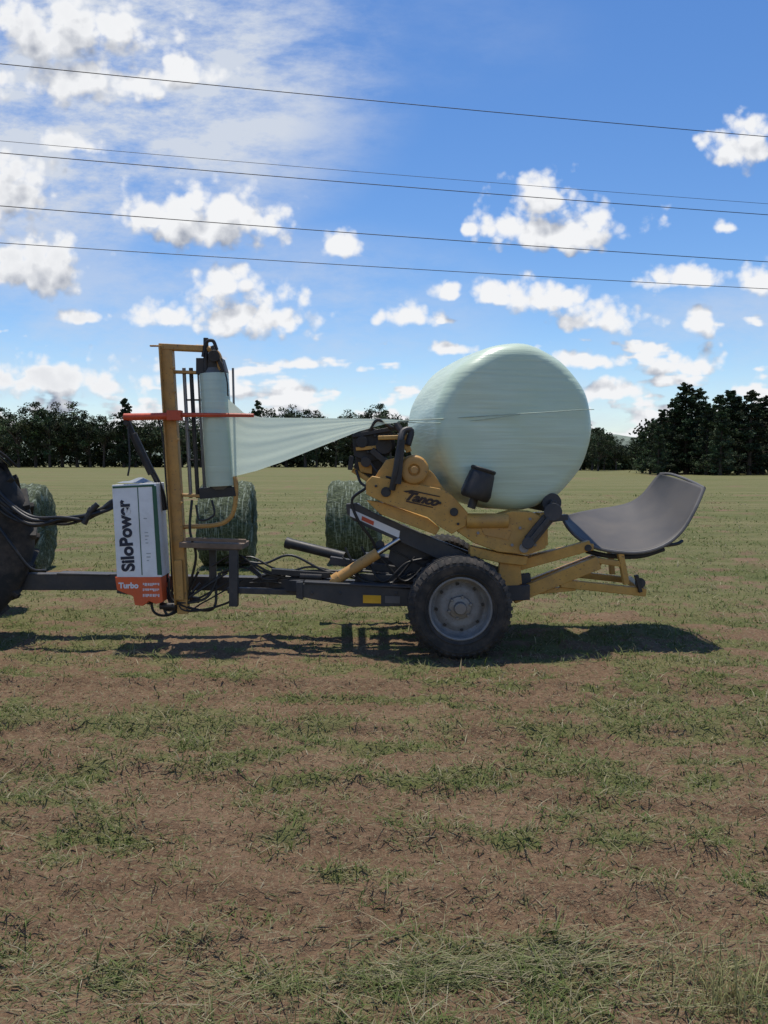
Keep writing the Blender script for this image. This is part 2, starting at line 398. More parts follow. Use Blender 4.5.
# ------------------------------------------------------------------ trees
m,nt,b,o=newmat('leaves'); at=nt.nodes.new('ShaderNodeAttribute'); at.attribute_name='tint'
oi=nt.nodes.new('ShaderNodeObjectInfo')
vv=nt.nodes.new('ShaderNodeMapRange'); vv.inputs[3].default_value=.6; vv.inputs[4].default_value=1.3; nt.links.new(oi.outputs['Random'],vv.inputs[0])
vm=nt.nodes.new('ShaderNodeVectorMath'); vm.operation='SCALE'; nt.links.new(at.outputs['Color'],vm.inputs[0]); nt.links.new(vv.outputs[0],vm.inputs['Scale'])
nt.links.new(vm.outputs[0],b.inputs['Base Color']); b.inputs['Roughness'].default_value=.8; b.inputs['Specular IOR Level'].default_value=.1
M_leaf=m
M_bark=pmat('bark',(.07,.052,.04),.9,dirtamt=.2,scale=3)
def leafmesh(name,centres,radii,per,ls,cols,flat=.6):
    n=len(centres)*per; ci=np.repeat(np.arange(len(centres)),per)
    d=rng.normal(0,1,(n,3)); d/=np.linalg.norm(d,axis=1)[:,None]; r=rng.random(n)**.45
    p=centres[ci]+d*(r*radii[ci])[:,None]*np.array([1,1,flat])
    a=rng.normal(0,1,(n,3)); a/=np.linalg.norm(a,axis=1)[:,None]; bb=np.cross(a,rng.normal(0,1,(n,3))); bb/=np.linalg.norm(bb,axis=1)[:,None]
    s=(ls*rng.uniform(.6,1.4,n))[:,None]
    V=np.stack([p-a*s,p-bb*s*.6,p+a*s,p+bb*s*.6],1)
    me=fastmesh(name,V.reshape(-1,3),np.arange(n*4),np.full(n,4),M_leaf)
    ca=me.color_attributes.new('tint','FLOAT_COLOR','POINT'); cc=np.ones((n,4,4),np.float32)
    cc[:,:,:3]=(cols[ci]*rng.uniform(.65,1.35,(n,1)))[:,None,:]
    ca.data.foreach_set('color',cc.ravel()); return me
def make_tree(kind,seed):
    """unit height = 10 m"""
    rs=np.random.default_rng(seed); g=G(); cen=[];rad=[]
    lx,ly=rs.normal(0,.25,2)
    g.tube([(0,0,-.2),(lx*.3,ly*.3,3),(lx*.7,ly*.7,6),(lx,ly,9.6 if kind=='pine' else 7)],.24,8,rend=.03)
    if kind=='pine':
        nb=76
        for i in range(nb):
            h=.8+9.0*(i/nb)**.95+rs.normal(0,.12); prof=max(.12,3.2*(1-(h/10.1))**.80*(.8+.2*min(1,(h-.6)/2.0)))
            a=i*2.399+rs.normal(0,.4); L=prof*rs.uniform(.55,1.15)
            tip=Vector((lx*h/9+math.cos(a)*L,ly*h/9+math.sin(a)*L,h+rs.uniform(-.2,.35)))
            g.cyl((lx*h/10,ly*h/10,h-.15),tip,.05,.012,5)
            for t in (.35,.65,1.0):
                if rs.random()<.92:
                    cen.append((lx*h/9+math.cos(a)*L*t+rs.normal(0,.12),ly*h/9+math.sin(a)*L*t+rs.normal(0,.12),tip.z-.1+rs.normal(0,.12))); rad.append(rs.uniform(.36,.70)*(1.12-.07*h))
        per=40; ls=.12; flat=.65; col0=np.array([.050,.070,.034])
    else:
        nb=13
        for i in range(nb):
            a=i*2.399+rs.normal(0,.5); h0=rs.uniform(2.0,5.5); L=rs.uniform(1.4,3.3); h1=h0+rs.uniform(1.4,3.6)
            tip=Vector((lx+math.cos(a)*L,ly+math.sin(a)*L,min(h1,9.2)))
            g.tube([(lx*h0/9,ly*h0/9,h0),((lx+tip.x)*.5,(ly+tip.y)*.5,(h0+tip.z)*.5+.3),tip],.09,5,rend=.02,smooth=3)
            for j in range(6):
                q=tip+Vector(rs.normal(0,.62,3).tolist()); cen.append(tuple(q)); rad.append(rs.uniform(.4,.85))
        for j in range(34):
            z=rs.uniform(1.6,9.6); w=2.8*math.sqrt(max(.05,1-((z-5.6)/4.4)**2)); a=rs.random()*6.28
            cen.append((lx+math.cos(a)*w*rs.random(),ly+math.sin(a)*w*rs.random(),z)); rad.append(rs.uniform(.45,.95))
        per=56; ls=.13; flat=.75; col0=np.array([.060,.078,.040])
    cen=np.array(cen);rad=np.array(rad)
    cols=col0[None,:]*rs.uniform(.45,1.6,(len(cen),1))*(1+rs.normal(0,.08,(len(cen),3)))
    return g,leafmesh(kind+'_crown_mesh',cen,rad,per,ls,cols,flat)
protos={}
for kind,seeds in(('pine',(1,2,3,4)),('broad',(5,6,7,8,9))):
    for sd in seeds:
        g,cm=make_tree(kind,sd); me=bpy.data.meshes.new('trunk_mesh'); me.from_pydata([Vector(v) for v in g.v],[],g.f); me.materials.append(M_bark)
        protos.setdefault(kind,[]).append((me,cm))
def plant(kind,px,top,Yd,wide=1.0,label='',group='',v=None):
    p=Q(px,462,Yd); h=Q(px,top,Yd).z
    tm,cm=random.choice(protos[kind]) if v is None else protos[kind][v]
    nm='pine_tree' if kind=='pine' else 'gum_tree'
    e=empty(nm,(p.x,Yd,0),label,'tree',group); s=h/9.9; e.rotation_euler=(0,0,random.random()*6.28); e.scale=(s*wide,s*wide,s)
    for n_,mm in(('trunk',tm),('crown',cm)):
        ob=bpy.data.objects.new(n_,mm); COL.objects.link(ob); ob.parent=e
LR="tall dark green pine on the edge of the mown paddock"; GR='pines along the paddock edge'
for px,top,Yd,w in [(650,421,104,.9),(661,410,101,1.0),(672,398,103,1.0),(686,384,103,1.15),(696,389,104,1.0),(706,402,98,.9),(716,396,104,1.0),(728,389,100,1.1),(738,398,100,.9),(749,391,97,1.1),(762,397,102,1.1),(780,386,99,1.1),(802,395,100,1.1),(642,430,110,.8),(700,406,110,1.4),(741,406,112,1.5),(720,408,95,1.0),(658,424,97,.9),(771,402,112,1.4),(676,408,108,1.4),(711,410,107,1.3),(756,404,106,1.3)]:
    plant('pine',px,top,Yd,w*1.15,LR,GR)
for px,top,Yd in [(592,426,150),(604,434,155),(616,443,150),(628,444,160),(580,422,150),(566,420,160),(640,436,150),(598,432,140)]:
    plant('broad',px,top,Yd,1.15,"rounded dark gum tree behind the mown paddock",'gum trees beyond the paddock')
LL="leafy dark green gum tree in the far windbreak"; GL='gum trees in the far windbreak'
for px,top in [(-40,404),(-18,408),(2,407),(18,415),(34,401),(50,408),(64,400),(78,410),(92,414),(106,413),(122,398),(136,417),(150,424),(166,415),(182,422),(198,413),(216,421),(232,414),(246,411),(259,401),(274,414),(288,404),(304,407),(318,415),(334,419),(350,409),(364,413),(378,403),(392,413),(408,416),(426,412),(446,418),(470,413),(495,418),(520,414),(545,418),(570,420)]:
    kd='pine' if px in(122,259) else 'broad'
    plant(kd,px+random.uniform(-3,3),top,232+random.uniform(-10,10),random.uniform(.95,1.4) if kd=='broad' else .9,LL,GL)
def wood(name,x0,x1,yy,dep,h,n,rm=1.0,ls=.62):
    xx=rng.uniform(x0,x1,n); hx=h*(.55+.8*fbm(xx*.12,xx*0+yy,1,3,71))
    cen=np.stack([xx,yy+rng.uniform(0,dep,n),hx*rng.uniform(.05,1,n)],1)
    rad=rng.uniform(1.2,2.6,n)*rm; cols=np.array([[.048,.062,.032]])*rng.uniform(.45,1.6,(n,1))
    me=leafmesh(name,cen,rad,40,ls,cols,.8); ob=bpy.data.objects.new(name,me); COL.objects.link(ob); ob['kind']='stuff'
wood('far_woodland',-150,70,244,8,11.5,1700,1.0,.5)
wood('pine_understorey',37,75,112,5,7.0,650,.8,.28)
wood('paddock_scrub',28,52,158,6,4.0,240,.8,.35)
# ------------------------------------------------------------------ power cables
M_cable=pmat('cable',(.03,.03,.034),.6,dirtamt=0)
for (ya,yb,Y0,r) in [(64,137,16,.0085),(141,204,20.5,.006),(153,215,19.5,.010),(206,262,24,.0125),(243,289,28,.0125)]:
    A=Q(0,ya,Y0); B=Q(768,yb,Y0*1.26); d=B-A; pts=[]
    for i in range(41):
        t=-1.2+3.4*i/40; p=A+d*t; L=d.length; p=p+Vector((0,0,.012*L*((t-.5)**2-.25)*.6)); pts.append(p)
    g=G(); g.tube(pts,r,6,smooth=1)
    ob=finish(g,'power_cable',None,(M_cable,)); ob['label']='thin dark overhead electricity cable sagging slightly across sky'; ob['category']='power cable'; ob['group']='overhead cables crossing the field'
# ------------------------------------------------------------------ net wrapped bales
m,nt,b,o=newmat('netted_hay'); co=objco(nt)
n1=noise(nt,mapping(nt,co,(9,14,14)),1.6,6,.72); n2=noise(nt,co,45,3,.7)
c=mixc(nt,ramp(nt,n1,.38,.62),(.050,.068,.030),(.165,.195,.095)); c=mixc(nt,ramp(nt,n2,.4,.6),mixc(nt,.6,c,(.028,.036,.018)),c)
n3=noise(nt,mapping(nt,co,(60,4,4)),1.0,3,.6); n4=noise(nt,mapping(nt,co,(9,40,40)),1.0,2,.6)
netf=math_n(nt,'MAXIMUM',ramp(nt,n3,.56,.63),math_n(nt,'MULTIPLY',ramp(nt,n4,.60,.67),.6))
c=mixc(nt,math_n(nt,'MULTIPLY',netf,.58),c,(.47,.52,.40))
nt.links.new(c,b.inputs['Base Color']); b.inputs['Roughness'].default_value=.9; bump(nt,b,n1,1,.05)
M_net=m
def netbale(px,Yd,w,r,yaw,label):
    p=Q(px,500,Yd); ax=Vector((math.cos(yaw),math.sin(yaw),0))
    prof=[(.001,-w/2+.01),(r*.6,-w/2),(r*.90,-w/2),(r*.985,-w/2+.04)]+[(r*(1+.012*math.sin(i*1.7)),-w/2+.09+(w-.18)*i/14) for i in range(15)]+[(r*.985,w/2-.04),(r*.90,w/2),(r*.6,w/2),(.001,w/2-.01)]
    g=G(); g.lathe((p.x,Yd,r-.03),ax,prof,96,fn=lambda rr,h,t:(rr*(1+.02*math.sin(3*t+h*2)+.010*math.sin(11*t+h*23)+.008*math.sin(29*t-h*41)),h+.008*math.sin(17*t+rr*30)))
    ob=finish(g,'hay_bale',None,(M_net,),recalc=True,angle=60); ob['label']=label; ob['category']='hay bale'; ob['group']='unwrapped net-tied bales in the paddock'
netbale(17,11.6,.78,.65,.1,'green net-tied round bale beside the tractor tyre')
netbale(228,12.4,.78,.66,.05,'green net-tied round bale standing behind the mast')
netbale(355,12.9,.82,.655,-.05,'green net-tied round bale standing behind the wrapper')
# ------------------------------------------------------------------ wrapped bale
C1=Q(519,427,6.78); C2=Vector((C1.x-.245,8.02,C1.z+.0)); ctr=(C1+C2)/2; ax=(C1-C2).normalized(); L=(C1-C2).length; R=.714
prof=[]; hw=L/2
for i in range(0,15):
    t=i/14; prof.append((max(.0005,R*.79*t),hw+.035*(1-t*t)))
for i in range(1,13):
    a=math.pi/2*i/12; prof.append((R*.79+R*.21*math.sin(a)**.9,hw-.17*(1-math.cos(a))))
for i in range(1,12): prof.append((R*(1+.012*math.sin(math.pi*i/12)),hw-.17-(L-.34)*i/12))
for i in range(12,-1,-1):
    a=math.pi/2*i/12; prof.append((R*.79+R*.21*math.sin(a),-hw+.17*(1-math.cos(a))))
prof.append((.0005,-hw-.03))
def bw(r,h,t):
    e=1+.008*math.sin(2*t+.6)+.005*math.sin(5*t+h*2)+.004*math.sin(13*t+h*5)*(r/R)
    return r*e, h+.010*math.sin(3*t+1)*(r/R)+.006*math.sin(7*t)*(r/R)**2
g=G(); g.lathe(ctr,ax,prof,128,fn=bw)
bale=finish(g,'wrapped_bale',None,(M_bale,),angle=80); bale['label']='large round silage bale wrapped in pale green plastic'; bale['category']='silage bale'
# ------------------------------------------------------------------ film roll + web
roll=empty('film_roll',Q(217,487,7.0),'upright roll of pale green stretch film on the dispenser','film roll')
T=Q(214,374,7.0); Bt=Q(221,486,7.0); dz=(T-Bt).normalized()
g=G(); g.lathe(Bt,dz,[(.02,0),(.125,0),(.127,.01),(.127,(T-Bt).length-.01),(.125,(T-Bt).length),(.02,(T-Bt).length)],48)
finish(g,'wound_film',roll,(M_roll,),angle=50)
g=G(); g.cyl(Bt-dz*.03,Bt-dz*.001,.07,.10); g.cyl(T+dz*.001,T+dz*.05,.10,.07); g.cyl(T+dz*.05,T+dz*.10,.03,.03)
finish(g,'roll_core',roll,(M_core,))
top=[(228,399,6.90),(234,404,6.90),(244,413,6.90),(262,417.5,6.89),(300,418,6.87),(350,418.5,6.82),(385,419,6.78),(402,420,6.76)]
bot=[(232,477,6.93),(240,475,6.93),(256,471,6.92),(282,462,6.90),(322,446,6.87),(360,431,6.82),(385,424,6.78),(402,422,6.76)]
def interp(L_,t):
    a=t*(len(L_)-1); i=min(int(a),len(L_)-2); f=a-i; return tuple(L_[i][k]*(1-f)+L_[i+1][k]*f for k in range(3))
g=G(); NU,NV=63,28; vs=[]
for i in range(NU+1):
    for j in range(NV+1):
        a=interp(top,i/NU); c_=interp(bot,i/NU); s=j/NV; p=Q(*a)*(1-s)+Q(*c_)*s
        amp=(.0025*math.sin(s*15+i*.02)+.0015*math.sin(s*37+1.3))*(.25+.75*math.sin(math.pi*min(1,i/NU*1.1)))
        p.y+=amp*(1-.8*i/NU); vs.append(p)
g.add(vs,[(i*(NV+1)+j,i*(NV+1)+j+1,(i+1)*(NV+1)+j+1,(i+1)*(NV+1)+j) for i in range(NU) for j in range(NV)])
web=empty('stretch_film',Q(300,440,6.9),'pale green film stretched between roll and bale','plastic film')
finish(g,'film_sheet',web,(M_film,),angle=180,recalc=False)
g=G()
g.tube([Q(398,420.8,6.765),Q(440,419,6.70),Q(500,415,6.665),Q(550,412,6.69),Q(578,410,6.74),Q(594,409.5,6.84)],.005,6,rend=.003)
g.tube([Q(398,421.5,6.765),Q(430,423,6.72),Q(470,421,6.69),Q(520,414.5,6.68)],.004,6,rend=.002)
finish(g,'film_rope',web,(M_rope,))
# ------------------------------------------------------------------ bale wrapper
W=empty('bale_wrapper',(0.2,7.2,0),'yellow and dark grey trailed bale wrapper carrying a bale','bale wrapper')
YN=6.72
YC=7.25
g=G()
g.beam(Q(-60,581,YC),Q(122,581,YC),.13,.15,); g.beam(Q(122,581,YC),Q(345,585,YC),.12,.13)
g.beam(Q(-22,583,YC),Q(-2,583,YC),.06,.22)
g.cyl(Q(-16,560,YC),Q(-16,606,YC),.03,.03)
g.beam(Q(60,573,YC),Q(112,574,YC),.15,.02)
g.beam(Q(118,590,YC-.06),Q(200,600,YC-.06),.06,.05)
finish(g,'drawbar',W,(M_dark,),bevel=.006)
g=G()
g.plate([(302,584),(330,583),(410,589),(420,592),(420,606),(352,607),(302,597)],YN,.08)
g.plate([(296,582),(303,582),(303,600),(296,598)],YN-.01,.1)
g.beam(Q(302,586,YN+.04),Q(262,583,YC),.08,.10)
g.plate([(405,590),(530,585),(530,600),(405,606)],YN+.003,.074)
for y0 in (YN+1.1,):
    g.plate([(318,580),(500,582),(500,596),(318,594)],y0,.08)
g.beam(Q(345,590,YN+.04),Q(345,587,YN+1.12),.1,.1); g.beam(Q(500,590,YN+.04),Q(500,587,YN+1.12),.1,.1)
g.beam(Q(420,600,YN+.05),Q(430,590,YN+1.1),.12,.12)
g.plate([(304,581.5),(412,586.5),(412,588.5),(304,583.5)],YN-.02,.12)
for px in(312,340,396): g.cyl(Q(px,593,YN+.01),Q(px,593,YN-.015),.012,.012,8)
finish(g,'chassis',W,(M_dark,),bevel=.005)
g=G(); g.plate([(363,595),(381,595.5),(381,603.5),(363,603)],YN-.006,.006)
finish(g,'reflector',W,(M_refl,),bevel=.001)
g=G(); g.plate([(385,596),(400,596.5),(400,603.5),(385,603)],YN-.005,.004); finish(g,'warning_plate',W,(M_bone,))
def wheel(c,sgn):
    axn=Vector((0,-sgn,0)); c=Vector(c)
    g=G(); g.lathe(c,axn,[(.0005,.135),(.045,.135),(.05,.128),(.052,.085),(.09,.078),(.095,.06),(.095,.0)],40)
    for i in range(6):
        t=i*math.pi/3+.3; d=Vector((math.cos(t),0,math.sin(t)))*.09
        g.cyl(c+d+axn*.055,c+d+axn*.095,.014,.012,8)
    hub=finish(g,'wheel',W,(M_steel,),bevel=.002,split=False)
    pr=[(.240,.100),(.256,.132),(.280,.148),(.315,.156),(.345,.158),(.372,.152),(.392,.138),(.405,.122),(.412,.105),(.414,.075),(.400,.070),(.400,.060),(.417,.055),(.418,.02),(.403,.015),(.403,-.015)]
    pr=pr+[(r,-h) for r,h in pr[::-1]][1:]
    def tf(r,h,t): return (r+.002*math.sin(60*t)*(1 if .27<r<.36 else 0),h)
    g=G(); g.lathe(c,axn,pr,120,fn=tf)
    for side in(1,-1):
        for i in range(44):
            t=2*math.pi*(i+.5*(side<0))/44
            rad=Vector((math.cos(t),0,math.sin(t))); tan=Vector((-math.sin(t),0,math.cos(t)))
            a=c+axn*side*.152+rad*.372; b_=c+axn*side*.108+rad*.417
            g.beam(a,b_,.030,.016,up=tan.cross((b_-a).normalized()))
    for rr in(.284,.352):
        pts=[c+axn*.157+Vector((math.cos(t),0,math.sin(t)))*rr for t in np.linspace(0,2*math.pi,81)]
        g.tube(pts,.004,5,smooth=1)
    finish(g,'tyre',hub,(M_rubber,),angle=28,split=False)
    g=G(); g.lathe(c,axn,[(.254,.128),(.258,.136),(.251,.141),(.241,.136),(.237,.122),(.234,.07),(.222,.035),(.202,.022),(.183,.035),(.165,.052),(.14,.060),(.12,.058),(.09,.056)],72)
    g.lathe(c,axn,[(.254,-.128),(.250,-.141),(.237,-.122),(.234,.04)],72)
    for i in range(8):
        t=i*math.pi/4+.1; d=Vector((math.cos(t),0,math.sin(t)))*.188
        g.cyl(c+d+axn*.020,c+d+axn*.040,.014,.014,10,1)
    finish(g,'rim',hub,(M_rim,M_black),angle=40,split=False)
CW=Q(459,611,6.46); CW.z=.418+.004
wheel(CW,1); wheel((CW.x,8.25,CW.z),-1)
g=G(); g.cyl((CW.x,6.52,CW.z),(CW.x,8.2,CW.z),.045,.045); g.beam((CW.x,6.66,CW.z+.02),(CW.x,8.05,CW.z+.02),.1,.1,)
g.beam((CW.x,YN+.04,CW.z),Q(470,596,YN+.04),.1,.1)
finish(g,'axle',W,(M_dark,),bevel=.004)
g=G()
g.beam(Q(167.5,345,6.96),Q(184,613,6.96),.095,.09,up=(0,1,0))
g.beam(Q(161,346,6.93),Q(177,604,6.93),.012,.13,up=(0,1,0))
g.beam(Q(178,560,6.90),Q(180,600,6.90),.075,.03,up=(0,1,0))
g.beam(Q(160,347,6.96),Q(204,349,6.96),.10,.05)
g.tube([Q(196,348,6.96),Q(208,349,6.96),Q(217,354,6.96),Q(220,364,6.96),Q(220,372,6.97)],.030)
g.beam(Q(150,346,6.94),Q(162,346,6.94),.03,.014)
g.tube([Q(181,527,6.96),Q(215,525,6.97),Q(229,519,6.97),Q(235,506,6.97),Q(236,482,6.97),Q(232,476,6.98)],.020)
for py in(368,392,440,503,545): 
    a=Q(172+ (py-345)*.06,py,6.91); g.cyl(a,a+Vector((0,-.02,0)),.014,.014,8)
for py in (372,495): g.beam(Q(172+(py-345)*.06,py,6.98),Q(206,py+1,6.98),.07,.025)
finish(g,'mast',W,(M_mast,),bevel=.005,split=False)
g=G()
for x0,x1,r,mi in((184,191,.016,1),(191,198,.018,0),(233,236,.010,1)):
    g.cyl(Q(x0,368,7.0),Q(x1,498,7.0),r,r,16,mi)
g.cyl(Q(199,372,7.10),Q(205,492,7.10),.016,.016,16,1)
g.plate([(196,358),(222,358),(226,372),(196,374)],6.94,.14); g.plate([(198,488),(234,487),(236,496),(200,499)],6.94,.16)
g.tube([Q(203,357,6.93),Q(206,343,6.93),Q(213,341,6.93),Q(217,350,6.93)],.016,8); g.cyl(Q(206,338,6.95),Q(206,372,6.95),.022,.022)
g.beam(Q(212,346,6.9),Q(224,372,6.9),.02,.03); g.cyl(Q(214,356,6.86),Q(214,356,6.98),.05,.05,18)
g.tube([Q(222,362,6.9),Q(227,380,6.85),Q(228,396,6.86)],.007,6)
g.tube([Q(196,505,6.95),Q(200,520,6.93),Q(214,515,6.92),Q(212,500,6.94)],.010,8)
for py in(400,430,460): g.beam(Q(186+ (py-400)*.06,py,6.99),Q(200,py,7.03),.02,.015)
finish(g,'film_dispenser',W,(M_black,M_steel),bevel=.003)
g=G()
g.tube([Q(124,417,6.84),Q(132,417,6.84),Q(176,416,6.84)],.031,12,smooth=2); g.tube([Q(176,415,6.84),Q(215,415,6.84),Q(254,415.5,6.82)],.020,10,smooth=2,rend=.016)
g.beam(Q(168,415.5,6.84),Q(182,415.5,6.84),.085,.085)
finish(g,'guard_bar',W,(M_orange,),bevel=.003,split=False)
g=G(); g.tube([Q(127,421,6.88),Q(139,447,6.9),Q(160,487,6.95),Q(165,510,6.97)],.026,10); g.cyl(Q(133,434,6.89),Q(152,474,6.93),.034,.034)
g.tube([Q(128,421,6.85),Q(130,460,6.83),Q(128,476,6.82)],.009,6); g.cyl(Q(126,423,6.82),Q(126,423,6.93),.022,.022,12)
finish(g,'support_strut',W,(M_black,),bevel=.002)
g=G(); g.beam(Q(184,543,6.98),Q(246,545,6.98),.34,.045); g.beam(Q(186,539,6.84),Q(246,541,6.84),.04,.03)
finish(g,'step_plank',W,(M_wood,),bevel=.004)
g=G(); g.beam(Q(234,546,6.86),Q(234,606,6.86),.075,.07,up=(0,1,0)); g.beam(Q(213,546,7.1),Q(213,590,7.1),.06,.05,up=(0,1,0)); g.beam(Q(197,548,6.86),Q(240,549,6.86),.05,.03)
g.beam(Q(160,600,6.9),Q(160,580,7.2),.05,.05); g.beam(Q(228,590,6.9),Q(300,592,6.92),.06,.05)
g.beam(Q(250,566,7.1),Q(275,590,7.1),.03,.04); g.beam(Q(262,577,7.0),Q(320,579,7.0),.05,.06)
finish(g,'step_bracket',W,(M_dark,),bevel=.004)
g=G(); g.cyl(Q(150,604,7.0),Q(150,582,7.0),.03,.03); g.cyl(Q(160,606,6.9),Q(176,606,6.9),.028,.028)
g.beam(Q(272,571,6.9),Q(330,575,6.9),.08,.05); g.cyl(Q(300,576,6.88),Q(322,577,6.88),.035,.035)
finish(g,'valve_block',W,(M_black,),bevel=.003)
g=G(); g.cyl(Q(288,543,7.3),Q(345,557,7.15),.046,.046); g.cyl(Q(286,542.5,7.31),Q(291,544,7.3),.052,.052)
finish(g,'cross_tube',W,(M_black,),bevel=.002)
g=G(); g.cyl(Q(337,579,6.80),Q(378,553,6.80),.047,.047,24,0); g.cyl(Q(378,553,6.80),Q(400,539,6.80),.024,.024,16,1); g.cyl(Q(334,581,6.80),Q(340,577,6.80),.056,.056)
g.cyl(Q(333,582,6.74),Q(333,582,6.86),.03,.03)
finish(g,'hydraulic_ram',W,(M_mast,M_chrome),bevel=.002)
g=G()
g.plate([(346,504),(356,503),(372,512),(440,541),(470,556),(520,576),(524,590),(505,588),(440,560),(360,524),(347,514)],6.80,.07)
g.plate([(352,508),(372,514),(480,556),(480,566),(440,556),(352,520)],7.75,.07)
for a,b_ in((356,511),(430,545),(500,578)): g.beam(Q(a,b_,6.84),Q(a,b_-4,7.8),.07,.08)
g.plate([(395,528),(440,545),(460,575),(455,592),(425,592),(405,575),(388,560)],6.95,.05)
g.plate([(365,555),(420,560),(425,588),(380,590)],7.2,.25)
g.beam(Q(330,560,7.05),Q(410,572,7.05),.06,.07); g.beam(Q(355,577,6.92),Q(420,578,6.92),.06,.06)
g.cyl(Q(380,545,6.9),Q(380,545,7.5),.04,.04); g.beam(Q(400,530,7.3),Q(470,570,7.3),.2,.12)
g.beam(Q(470,585,6.85),Q(530,578,6.9),.06,.09)
finish(g,'tilt_frame',W,(M_dark,),bevel=.005)
g=G(); g.plate([(350,508.5),(400,531),(399,538),(350,516)],6.795,.004,0); g.plate([(362,516),(374,521.5),(373.5,525.5),(361.5,520)],6.790,.003,1)
finish(g,'warning_label',W,(M_print_w,M_orange))
g=G()
g.plate([(366,482),(372,476),(384,478),(442,489),(452,495),(468,513),(466,526),(452,534),(440,527),(428,517),(384,503),(366,494)],6.64,.05)
g.plate([(374,478),(386,460),(402,456),(420,462),(434,474),(446,492),(380,482)],6.69,.05)
g.plate([(366,500),(384,503),(428,518),(440,528),(436,535),(380,514)],6.69,.10)
g.beam(Q(378,438,6.72),Q(412,437,6.72),.08,.035); g.beam(Q(404,437,6.72),Q(409,452,6.72),.06,.05)
finish(g,'arm_plate',W,(M_yellow2,),bevel=.006)
g=G()
c0=Q(414,470,6.64); g.lathe(c0,(0,-1,0),[(.0005,.02),(.04,.02),(.05,.035),(.08,.04),(.110,.03),(.122,.01),(.126,-.05)],40)
g.cyl(c0+Vector((0,-.015,0)),c0+Vector((0,-.06,0)),.030,.030)
finish(g,'drive_cover',W,(M_mast,),bevel=.003)
g=G()
g.cyl(Q(386,492,6.655),Q(386,492,6.61),.042,.042); g.cyl(Q(454,512,6.655),Q(454,512,6.61),.035,.035)
for px,py in((376,486),(440,503),(458,524)): g.cyl(Q(px,py,6.65),Q(px,py,6.62),.012,.012,8)
finish(g,'pivot_pin',W,(M_black,),bevel=.003)
g=G()
g.tube([Q(392,490,6.60),Q(396,470,6.58),Q(400,445,6.60),Q(403,432,6.66),Q(411,431,6.68),Q(408,445,6.66)],.028,10)
g.beam(Q(398,484,6.6),Q(402,440,6.6),.05,.07,up=(0,1,0))
finish(g,'linkage',W,(M_black,),bevel=.003)
g=G()
g.plate([(454,519),(462,513),(474,516),(498,515),(512,511),(532,512),(542,517),(543,530),(546,548),(528,555),(498,552),(474,543),(456,531)],6.66,.20)
g.plate([(470,546),(500,553),(528,557),(526,566),(500,563),(470,556)],6.70,.15)
g.cyl(Q(466,521,6.68),Q(508,521,6.68),.065,.065,24); g.plate([(540,513),(548,521),(548,545),(541,548)],6.68,.22)
g.plate([(500,556),(520,560),(522,584),(508,590),(498,580)],6.74,.06)
g.plate([(455,519),(545,512),(540,545),(460,530)],7.85,.12)
g.beam(Q(536,530,6.8),Q(532,526,7.9),.16,.13); g.beam(Q(460,525,6.8),Q(458,522,7.9),.12,.1); g.beam(Q(376,492,6.7),Q(376,490,7.9),.10,.08)
g.beam(Q(376,492,7.88),Q(462,524,7.9),.08,.1)
finish(g,'turntable_frame',W,(M_yellow2,),bevel=.007)
g=G(); g.plate([(478,520),(508,519),(512,530),(508,540),(484,535)],6.652,.008)
finish(g,'casing_cover',W,(M_mast,),bevel=.002)
g=G()
for px,py in((478,533),(520,528),(535,545),(512,545),(530,519)): g.cyl(Q(px,py,6.67),Q(px,py,6.645),.013,.013,8)
g.cyl(Q(524,548,6.68),Q(524,548,6.63),.04,.04,18)
finish(g,'casing_bolt',W,(M_steel,))
for k_,(px,py) in enumerate(((430,497),(552,503))):
    g=G(); a=Q(px,py,6.86); g.cyl(a,(a.x-.12,7.95,a.z),.085,.085,28); g.cyl(a+Vector((0,-.05,0)),a,.03,.03)
    finish(g,'bale_roller',W,(M_black if k_==0 else M_dark,),bevel=.004)
A=Q(474,499,6.60); Bc=Q(483,471,6.60); d=(Bc-A).normalized()
g=G(); g.lathe(A,d,[(.0005,0),(.105,0),(.118,.012),(.128,.05),(.122,.10),(.108,.21),(.100,.235),(.107,.245),(.107,.262),(.095,.268),(.0005,.268)],40)
g.cyl(A-d*.08,A,.035,.035)
finish(g,'cone_roller',W,(M_black,),bevel=.002)
g=G()
g.plate([(352,433),(372,428),(392,432),(396,446),(386,458),(368,462),(354,456)],6.86,.10)
g.plate([(356,452),(384,456),(384,480),(366,482),(354,468)],6.90,.14)
g.cyl(Q(384,446,6.78),Q(384,446,6.95),.07,.07); g.cyl(Q(362,442,6.80),Q(362,442,6.95),.05,.05); g.cyl(Q(366,462,6.8),Q(366,462,6.95),.045,.045)
g.beam(Q(352,436,6.84),Q(398,428,6.84),.05,.035); g.beam(Q(372,450,6.8),Q(396,470,6.75),.05,.05)
g.tube([Q(392,428,6.8),Q(378,420,6.8),Q(370,430,6.82)],.018,8); g.cyl(Q(396,424,6.78),Q(404,436,6.74),.03,.03)
g.beam(Q(352,456,6.83),Q(350,470,6.83),.04,.04)
for i in range(6): 
    a=Q(354+i*7,436+ (i%3)*8,6.85); g.cyl(a,a+Vector((0,-.04,0)),.013,.013,8)
g.tube([Q(356,470,6.82),Q(362,484,6.78),Q(376,488,6.7)],.012,8); g.tube([Q(370,462,6.82),Q(380,474,6.74),Q(398,480,6.62)],.010,8)
finish(g,'cutter_unit',W,(M_black,),bevel=.003)
g=G(); g.beam(Q(356,449,6.83),Q(380,447,6.83),.04,.03); g.plate([(358,462),(372,464),(372,474),(360,472)],6.86,.03); g.beam(Q(353,470,6.86),Q(372,482,6.8),.035,.04)
finish(g,'cutter_bracket',W,(M_yellow,),bevel=.003)
